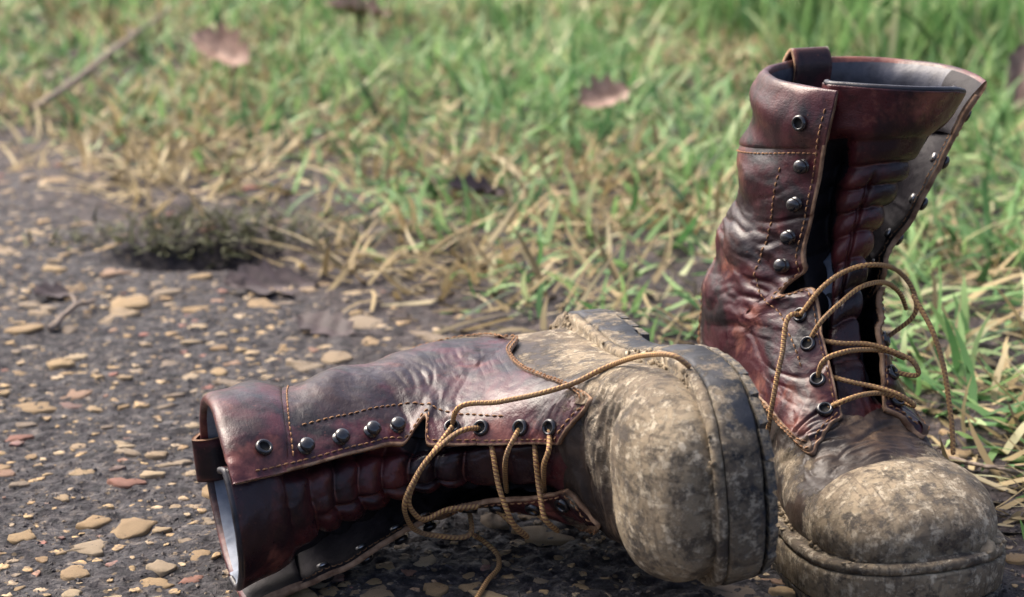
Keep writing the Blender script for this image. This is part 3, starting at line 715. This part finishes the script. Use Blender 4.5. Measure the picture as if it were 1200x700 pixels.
def stone_shape(sd):                                  # irregular flat chip, unit radius in plan, 48 triangles or so
    rr = np.random.default_rng(sd); k = 14; a = np.arange(k)/k*2*np.pi+rr.normal(0, .13, k)
    rad = np.exp(rr.normal(0, .36, k)); rad = (.35*np.roll(rad, -1)+rad+.35*np.roll(rad, 1))/1.7; el = rr.uniform(.55, 1.0)
    rings_ = []
    for f_, z in ((1.02, -.30), (1.0, -.02), (.92, .06), (.5, .085)):
        rings_.append(np.stack([np.cos(a)*rad*f_, np.sin(a)*rad*f_*el, z+rr.normal(0, .03, k)], 1))
    V = np.concatenate(rings_+[[[0, 0, .09]]]); F4 = gridf(4, k, True); j = np.arange(k)
    F3 = np.stack([3*k+j, 3*k+(j+1) % k, np.full(k, 4*k)], 1); return V, F4, F3
SH = [stone_shape(100+i) for i in range(16)]
SM = []
for i, (V, F4, F3) in enumerate(SH):
    o = build('stone', V, [F4, F3], [STM], None, None, True, {'tone': np.zeros(len(V))}); me = o.data; bpy.data.objects.remove(o); SM.append(me)
rs = np.random.default_rng(21); cand = []
cell = {}
for i in range(15000):
    x = rs.uniform(-.80, .80); y = rs.uniform(.86, 2.3)
    e = float(edge_d(np.array([x]), np.array([y]))[0])
    if e > -.02 and rs.random() > .06: continue
    if e > -.30 and rs.random() > .35: continue
    r = min(.0034*math.exp(rs.normal(0, .55))*1.0, .013)
    if rs.random() < .17: r = rs.uniform(.0055, .0155)
    if abs((x-HX)/.10)**2+abs((y-HY)/.06)**2 < 1: continue
    key = (int(x/.03), int(y/.03)); bad = False
    for di in (-1, 0, 1):
        for dj in (-1, 0, 1):
            for (x2, y2, r2) in cell.get((key[0]+di, key[1]+dj), ()):
                if (x-x2)**2+(y-y2)**2 < (r+r2)**2*1.0: bad = True
    if bad: continue
    r *= 1.0; cell.setdefault(key, []).append((x, y, r)); cand.append((x, y, r))
def vis(c):
    p = pix((c[0], c[1], 0)); d = math.dist((c[0], c[1], 0), C0)
    return c[2]/d if -20 < p[0] < 1220 and 0 < p[1] < 720 else 0
cand.sort(key=vis, reverse=True)
cz = gz(np.array([c[0] for c in cand]), np.array([c[1] for c in cand]))
rest = MB(); tones = []
for i, (x, y, r) in enumerate(cand):
    q = i % 16; a = rs.uniform(0, 6.28); zs = rs.uniform(.7, 1.3)*min(1, .006/r*1.0+.35)
    tl = rs.normal(0, .07, 2)
    if i < 290:
        M_4 = Matrix.Translation((x, y, float(cz[i])+r*.05))@Matrix.Rotation(tl[0], 4, 'X')@Matrix.Rotation(tl[1], 4, 'Y')@Matrix.Rotation(a, 4, 'Z')@Matrix.Diagonal((r, r, r*zs, 1))
        link('stone', SM[q], ground, M_4)
    else:
        V, F4, F3 = SH[q]; c_, s_ = math.cos(a), math.sin(a)
        Vr = np.stack([(V[:, 0]*c_-V[:, 1]*s_)*r+x, (V[:, 0]*s_+V[:, 1]*c_)*r+y, V[:, 2]*r*zs+cz[i]+r*.06], 1)
        n0 = rest.n; rest.add(Vr, F4, 0); rest.F3.append(F3+n0); rest.M3.append(np.zeros(len(F3))); tones.append(np.full(len(V), rs.random()))
gr_ = rest.build('small_stones', STM, ground, True, False, lambda V: {'tone': np.concatenate(tones)}); tag(gr_, kind='stuff')

# dark crumbs of tar and earth
rs = np.random.default_rng(5); n = 42000
cx_ = rs.uniform(-.72, .72, n); cy_ = .9+1.1*rs.random(n)**1.3; cr_ = np.minimum(.0010*np.exp(rs.normal(0, .5, n)), .0019)
tet = np.array([[1, 0, -.4], [-.5, .87, -.4], [-.5, -.87, -.4], [.1, .1, .9], [.6, .6, .3]]); tf = np.array([[0, 1, 4], [1, 2, 3], [2, 0, 3], [0, 4, 3], [1, 3, 4], [0, 2, 1]])
an = rs.uniform(0, 6.28, n); zc = gz(cx_, cy_)
V = np.stack([(tet[None, :, 0]*np.cos(an)[:, None]-tet[None, :, 1]*np.sin(an)[:, None])*cr_[:, None]+cx_[:, None],
              (tet[None, :, 0]*np.sin(an)[:, None]+tet[None, :, 1]*np.cos(an)[:, None])*cr_[:, None]+cy_[:, None],
              tet[None, :, 2]*cr_[:, None]*.55+zc[:, None]+.0003], -1).reshape(-1, 3)
F = (tf[None]+5*np.arange(n)[:, None, None]).reshape(-1, 3)
CRM = newmat('dark_grit'); g = G(CRM[0]); CRM[2].new(g.ramp(g.attr('tone'), [(.0, (.015, .014, .017)), (.55, (.05, .045, .048)), (.85, (.11, .09, .075)), (1.0, (.22, .17, .11))]), CRM[3].inputs['Base Color']); CRM[3].inputs['Roughness'].default_value = .75
tag(build('grit', V, [F], [CRM[0]], ground, None, False, {'tone': np.repeat(rs.random(n), 5)}), kind='stuff')

# ------------------------------------------------------------------ grass
def blades(x, y, L, w, lean, az, curl, rs, z0=None):
    n = len(x); K = 5; z0 = gz(x, y) if z0 is None else z0
    u = np.linspace(0, 1, K)
    ang = lean[:, None]+curl[:, None]*u[None]                 # from the vertical
    ds = L[:, None]/(K-1)
    hx = np.cumsum(np.c_[np.zeros(n), (np.sin(ang)*ds)[:, 1:]], 1); hz = np.cumsum(np.c_[np.zeros(n), (np.cos(ang)*ds)[:, 1:]], 1)
    bend = rs.normal(0, .25, n)[:, None]*u[None]**2*L[:, None]
    dx, dy = np.cos(az), np.sin(az)
    cx = x[:, None]+hx*dx[:, None]-bend*dy[:, None]; cy = y[:, None]+hx*dy[:, None]+bend*dx[:, None]; cz = np.maximum(z0[:, None]-.003+hz, z0[:, None]-.002)
    tw = rs.uniform(-.6, .6, n); sx, sy = -np.sin(az+tw), np.cos(az+tw)
    ww = w[:, None]*np.array([.75, 1, .9, .62, .06])[None]/2
    A = np.stack([cx-sx[:, None]*ww, cy-sy[:, None]*ww, cz+.0006*rs.normal(size=(n, 1))], -1); B = np.stack([cx+sx[:, None]*ww, cy+sy[:, None]*ww, cz+ww*rs.uniform(-.8, .8, (n, 1))], -1)
    V = np.stack([A, B], 2).reshape(n, -1, 3)                 # n,2K,3
    k = np.arange(K-1); q = np.stack([2*k, 2*k+1, 2*k+3, 2*k+2], 1)
    F = (q[None]+2*K*np.arange(n)[:, None, None]).reshape(-1, 4)
    return V.reshape(-1, 3), F, 2*K
def grass_mat(name, stops, rough=.55, trans=.35):
    m, n, l, b = newmat(name); g = G(m)
    col = g.ramp(g.attr('tone'), stops); l.new(col, b.inputs['Base Color']); b.inputs['Roughness'].default_value = rough; b.inputs['Specular IOR Level'].default_value = .3
    t = n.new('ShaderNodeBsdfTranslucent'); l.new(col, t.inputs['Color']); mx = n.new('ShaderNodeMixShader'); mx.inputs[0].default_value = trans
    l.new(b.outputs[0], mx.inputs[1]); l.new(t.outputs[0], mx.inputs[2]); l.new(mx.outputs[0], n['Material Output'].inputs['Surface']); return m
GREEN = grass_mat('green_grass', [(.0, (.022, .050, .018)), (.3, (.095, .225, .075)), (.7, (.235, .375, .14)), (.9, (.37, .47, .23)), (1.0, (.47, .46, .27))])
STRAW = grass_mat('dry_grass', [(.0, (.085, .072, .042)), (.4, (.27, .205, .105)), (.75, (.42, .335, .18)), (1.0, (.52, .45, .29))], .7, .25)
TURF = grass_mat('dull_turf', [(.0, (.05, .05, .03)), (.5, (.12, .13, .065)), (1.0, (.27, .25, .14))], .7, .2)
rs = np.random.default_rng(11)
def scatter(n, prob):
    x = rs.uniform(-1.5, 1.6, n); y = rs.uniform(1.0, 4.7, n)
    p = pix_arr(x, y); k = (np.abs(x) < .32*y+.35) & (rs.random(n) < prob(x, y, edge_d(x, y)))
    return x[k], y[k]
def pix_arr(x, y): return None
def clear(x, y, pad=.0):                              # no turf under the boots
    lx = (x-.19)*1.0; a = ((x-.20)/.085)**2+((y-1.13)/.19)**2 < 1; b_ = (x > -.2) & (x < .17) & (y > .9) & (y < 1.24); return ~(a | b_)
x, y = scatter(150000, lambda x, y, e: ss(e, -.05, .30)*(.30+.85*ss(N(x*5, y*5, 0*x, 2, 12), -.3, .35))*.74)
k = clear(x, y); x, y = x[k], y[k]; n = len(x); e = edge_d(x, y)
L = rs.uniform(.035, .085, n)*(.7+.6*ss(e, .1, 1.2)); lean = np.abs(rs.normal(1.12, .34, n)).clip(0, 1.52)
V, F, K = blades(x, y, L, rs.uniform(.0034, .0085, n), lean, rs.uniform(0, 6.28, n), rs.normal(.6, .6, n), rs)
tag(build('grass', V, [F], [GREEN], None, None, True, {'tone': np.repeat(np.clip(rs.normal(.5, .30, n)+.25*N(x*5, y*5, 0*x, 2, 15), 0, 1), K)}), 'short green grass covering the verge behind the boots', 'grass', None, 'stuff')
x, y = scatter(120000, lambda x, y, e: (ss(e, -.20, .08)*(1-.25*ss(e, .5, 1.3)))*(.25+.85*ss(N(x*5, y*5, 0*x, 2, 13), -.25, .3))*(1-.85*np.exp(-(((x-HX)/.14)**2+((y-HY-.12)/.14)**2))))
k = clear(x, y); x, y = x[k], y[k]; n = len(x)
L = rs.uniform(.025, .075, n); lean = np.abs(rs.normal(1.25, .3, n)).clip(.2, 1.58)
V, F, K = blades(x, y, L, rs.uniform(.0026, .0070, n), lean, rs.uniform(0, 6.28, n), rs.normal(.3, .5, n), rs)
tag(build('dry_grass', V, [F], [STRAW], None, None, True, {'tone': np.repeat(rs.random(n), K)}), 'flattened dry straw-coloured grass along the edge of the turf', 'dry grass', None, 'stuff')

# tall tussock of upright blades at the back right
x = rs.uniform(.15, 1.5, 9000); y = rs.uniform(2.65, 4.3, 9000); k = rs.random(9000) < ss(x+.25*N(x*6, y*6, 0*x, 1, 3), .15, .6)*ss(y+.35*N(x*5, y*5, 0*x, 2, 9), 2.7, 3.1); x, y = x[k], y[k]; n = len(x)
V, F, K = blades(x, y, rs.uniform(.10, .24, n), rs.uniform(.004, .009, n), np.abs(rs.normal(.15, .15, n)), rs.uniform(0, 6.28, n), rs.normal(.5, .4, n), rs)
tag(build('tall_grass', V, [F], [GREEN], None, None, True, {'tone': np.repeat(np.clip(rs.normal(.55, .25, n), 0, 1), K)}), 'tall upright grass blades behind the standing boot', 'grass', None, 'stuff')
# turf overhanging the little hollow
n = 1500; x = HX+rs.normal(0, .075, n); y = HY+.030+np.abs(rs.normal(0, .06, n))
V, F, K = blades(x, y, rs.uniform(.010, .030, n), rs.uniform(.0016, .0036, n), np.abs(rs.normal(1.25, .3, n)), rs.uniform(0, 6.28, n), rs.normal(.4, .6, n), rs)
tag(build('turf_clump', V, [F], [TURF], None, None, True, {'tone': np.repeat(np.clip(rs.normal(.22, .25, n), 0, 1), K)}), 'matted dull green turf overhanging the dark hollow in the path', 'grass', None, 'stuff')

# ------------------------------------------------------------------ fallen leaves and twigs
def leaf_mat(name, c1, c2): return simple(name, c1, c2, 60, .65, .001, 140, .3)
LPK = leaf_mat('faded_pink_leaf', (.15, .092, .070), (.31, .21, .165)); LDK = leaf_mat('dark_wet_leaf', (.024, .017, .019), (.06, .042, .044)); LTN = leaf_mat('tan_leaf', (.30, .20, .11), (.48, .36, .22))
def leaf(px, py, ln, wd, rz, tilt, mat, label, curl=.5, lift=.012, face=.0):
    p = at(px, py); z = float(gz(np.array([p.x]), np.array([p.y]))[0])
    u = np.linspace(-1, 1, 17)[:, None]; v = np.linspace(-1, 1, 9)[None, :]
    w = (1-np.abs(u)**2.2)**.8*(1+.22*np.cos(u*13+py)+.12*np.sin(u*29+px)); X_ = u*ln/2+0*v; Y_ = v*wd/2*w
    Z_ = curl*wd*.55*(v*w)**2+curl*ln*.14*u**2+.03*wd*np.sin(u*11+v*3)-.04*wd*np.exp(-(v/.12)**2)
    A = np.stack([X_, Y_, Z_+0*X_], -1).reshape(-1, 3); V = np.concatenate([A, A-[0, 0, .0006]]); n0 = len(A)
    o = build('fallen_leaf', V, [np.concatenate([gridf(17, 9), gridf(17, 9, base=n0, flip=True)])], [mat])
    o.matrix_world = Matrix.Translation((p.x, p.y, z+lift))@Matrix.Rotation(face, 4, 'X')@Matrix.Rotation(rz, 4, 'Z')@Matrix.Rotation(tilt, 4, 'Y')@Matrix.Rotation(.25, 4, 'X')
    mb = MB(); tube(mb, catmull([(ln*.46, 0, curl*ln*.12), (ln*.58, .002, curl*ln*.14), (ln*.74, .006, curl*ln*.1)], 12), .0008, 6); st = mb.build('stalk', mat, o)
    tag(o, label, 'leaf', 'fallen leaves'); return o
leaf(264, 130, .105, .050, -.75, -.05, LPK, 'large curled pinkish brown leaf in the grass at the upper left', .7, .065, .5)
leaf(420, 62, .10, .06, .3, .2, LPK, 'pale leaf in the grass at the top edge, left of the middle', .6, .05)
leaf(707, 172, .062, .045, .2, -.15, LPK, 'small pale pink leaf lying in the grass behind the boots', .4, .05, .4)
leaf(318, 338, .085, .055, .5, .12, LDK, 'dark purple wet leaf on the path, the larger one above the lying boot', .2, .003)
leaf(380, 388, .060, .032, -.6, .10, LDK, 'dark purple wet leaf nearest the shaft of the lying boot', .22, .003)
leaf(556, 258, .060, .034, .4, .2, LDK, 'dark brown leaf among dry grass above the lying boot', .5, .02)
leaf(66, 345, .050, .030, 1.0, .15, LDK, 'small dark leaf scrap on the path at the left edge', .2, .003)
leaf(1190, 145, .10, .04, 1.35, -.3, LPK, 'large pinkish brown dead leaf against the tall grass at the right edge', .5, .05, .5)
TW = simple('grey_twig_bark', (.12, .095, .08), (.27, .22, .18), 200, .8, .001, 400, .2)
def twig(pts, r, label, side):
    P = np.array([np.array(at(x, y, h)) for x, y, h in pts]); z = gz(P[:, 0], P[:, 1]); P[:, 2] += z; n = 60; P = catmull(P, n)
    P += .0015*np.stack([N(np.linspace(0, 9, n), 0*P[:, 0]+i, 0*P[:, 0], 2, i) for i in range(3)], 1)
    mb = MB(); tube(mb, P, np.linspace(r, r*.55, n), 8)
    q = P[int(n*side)]; d = P[int(n*side)+3]-q; d /= np.linalg.norm(d); w_ = np.array([-d[1], d[0], .3]); tube(mb, catmull([q, q+d*.012+w_*.006, q+d*.026+w_*.016], 14), np.linspace(r*.6, r*.3, 14), 6)
    o = mb.build('twig', TW); tag(o, label, 'twig'); return o
twig([(40, 130, .02), (80, 104, .03), (130, 70, .034), (200, 22, .03)], .0048, 'grey stick lying across the grass at the upper left', .6)
twig([(1116, 534, .003), (1150, 541, .008), (1185, 549, .008), (1225, 552, .004)], .0016, 'thin brown twig on the ground right of the standing boot', .4)
twig([(60, 385, .004), (85, 362, .010), (110, 350, .006)], .0028, 'short dark twig on the path at the left', .5)
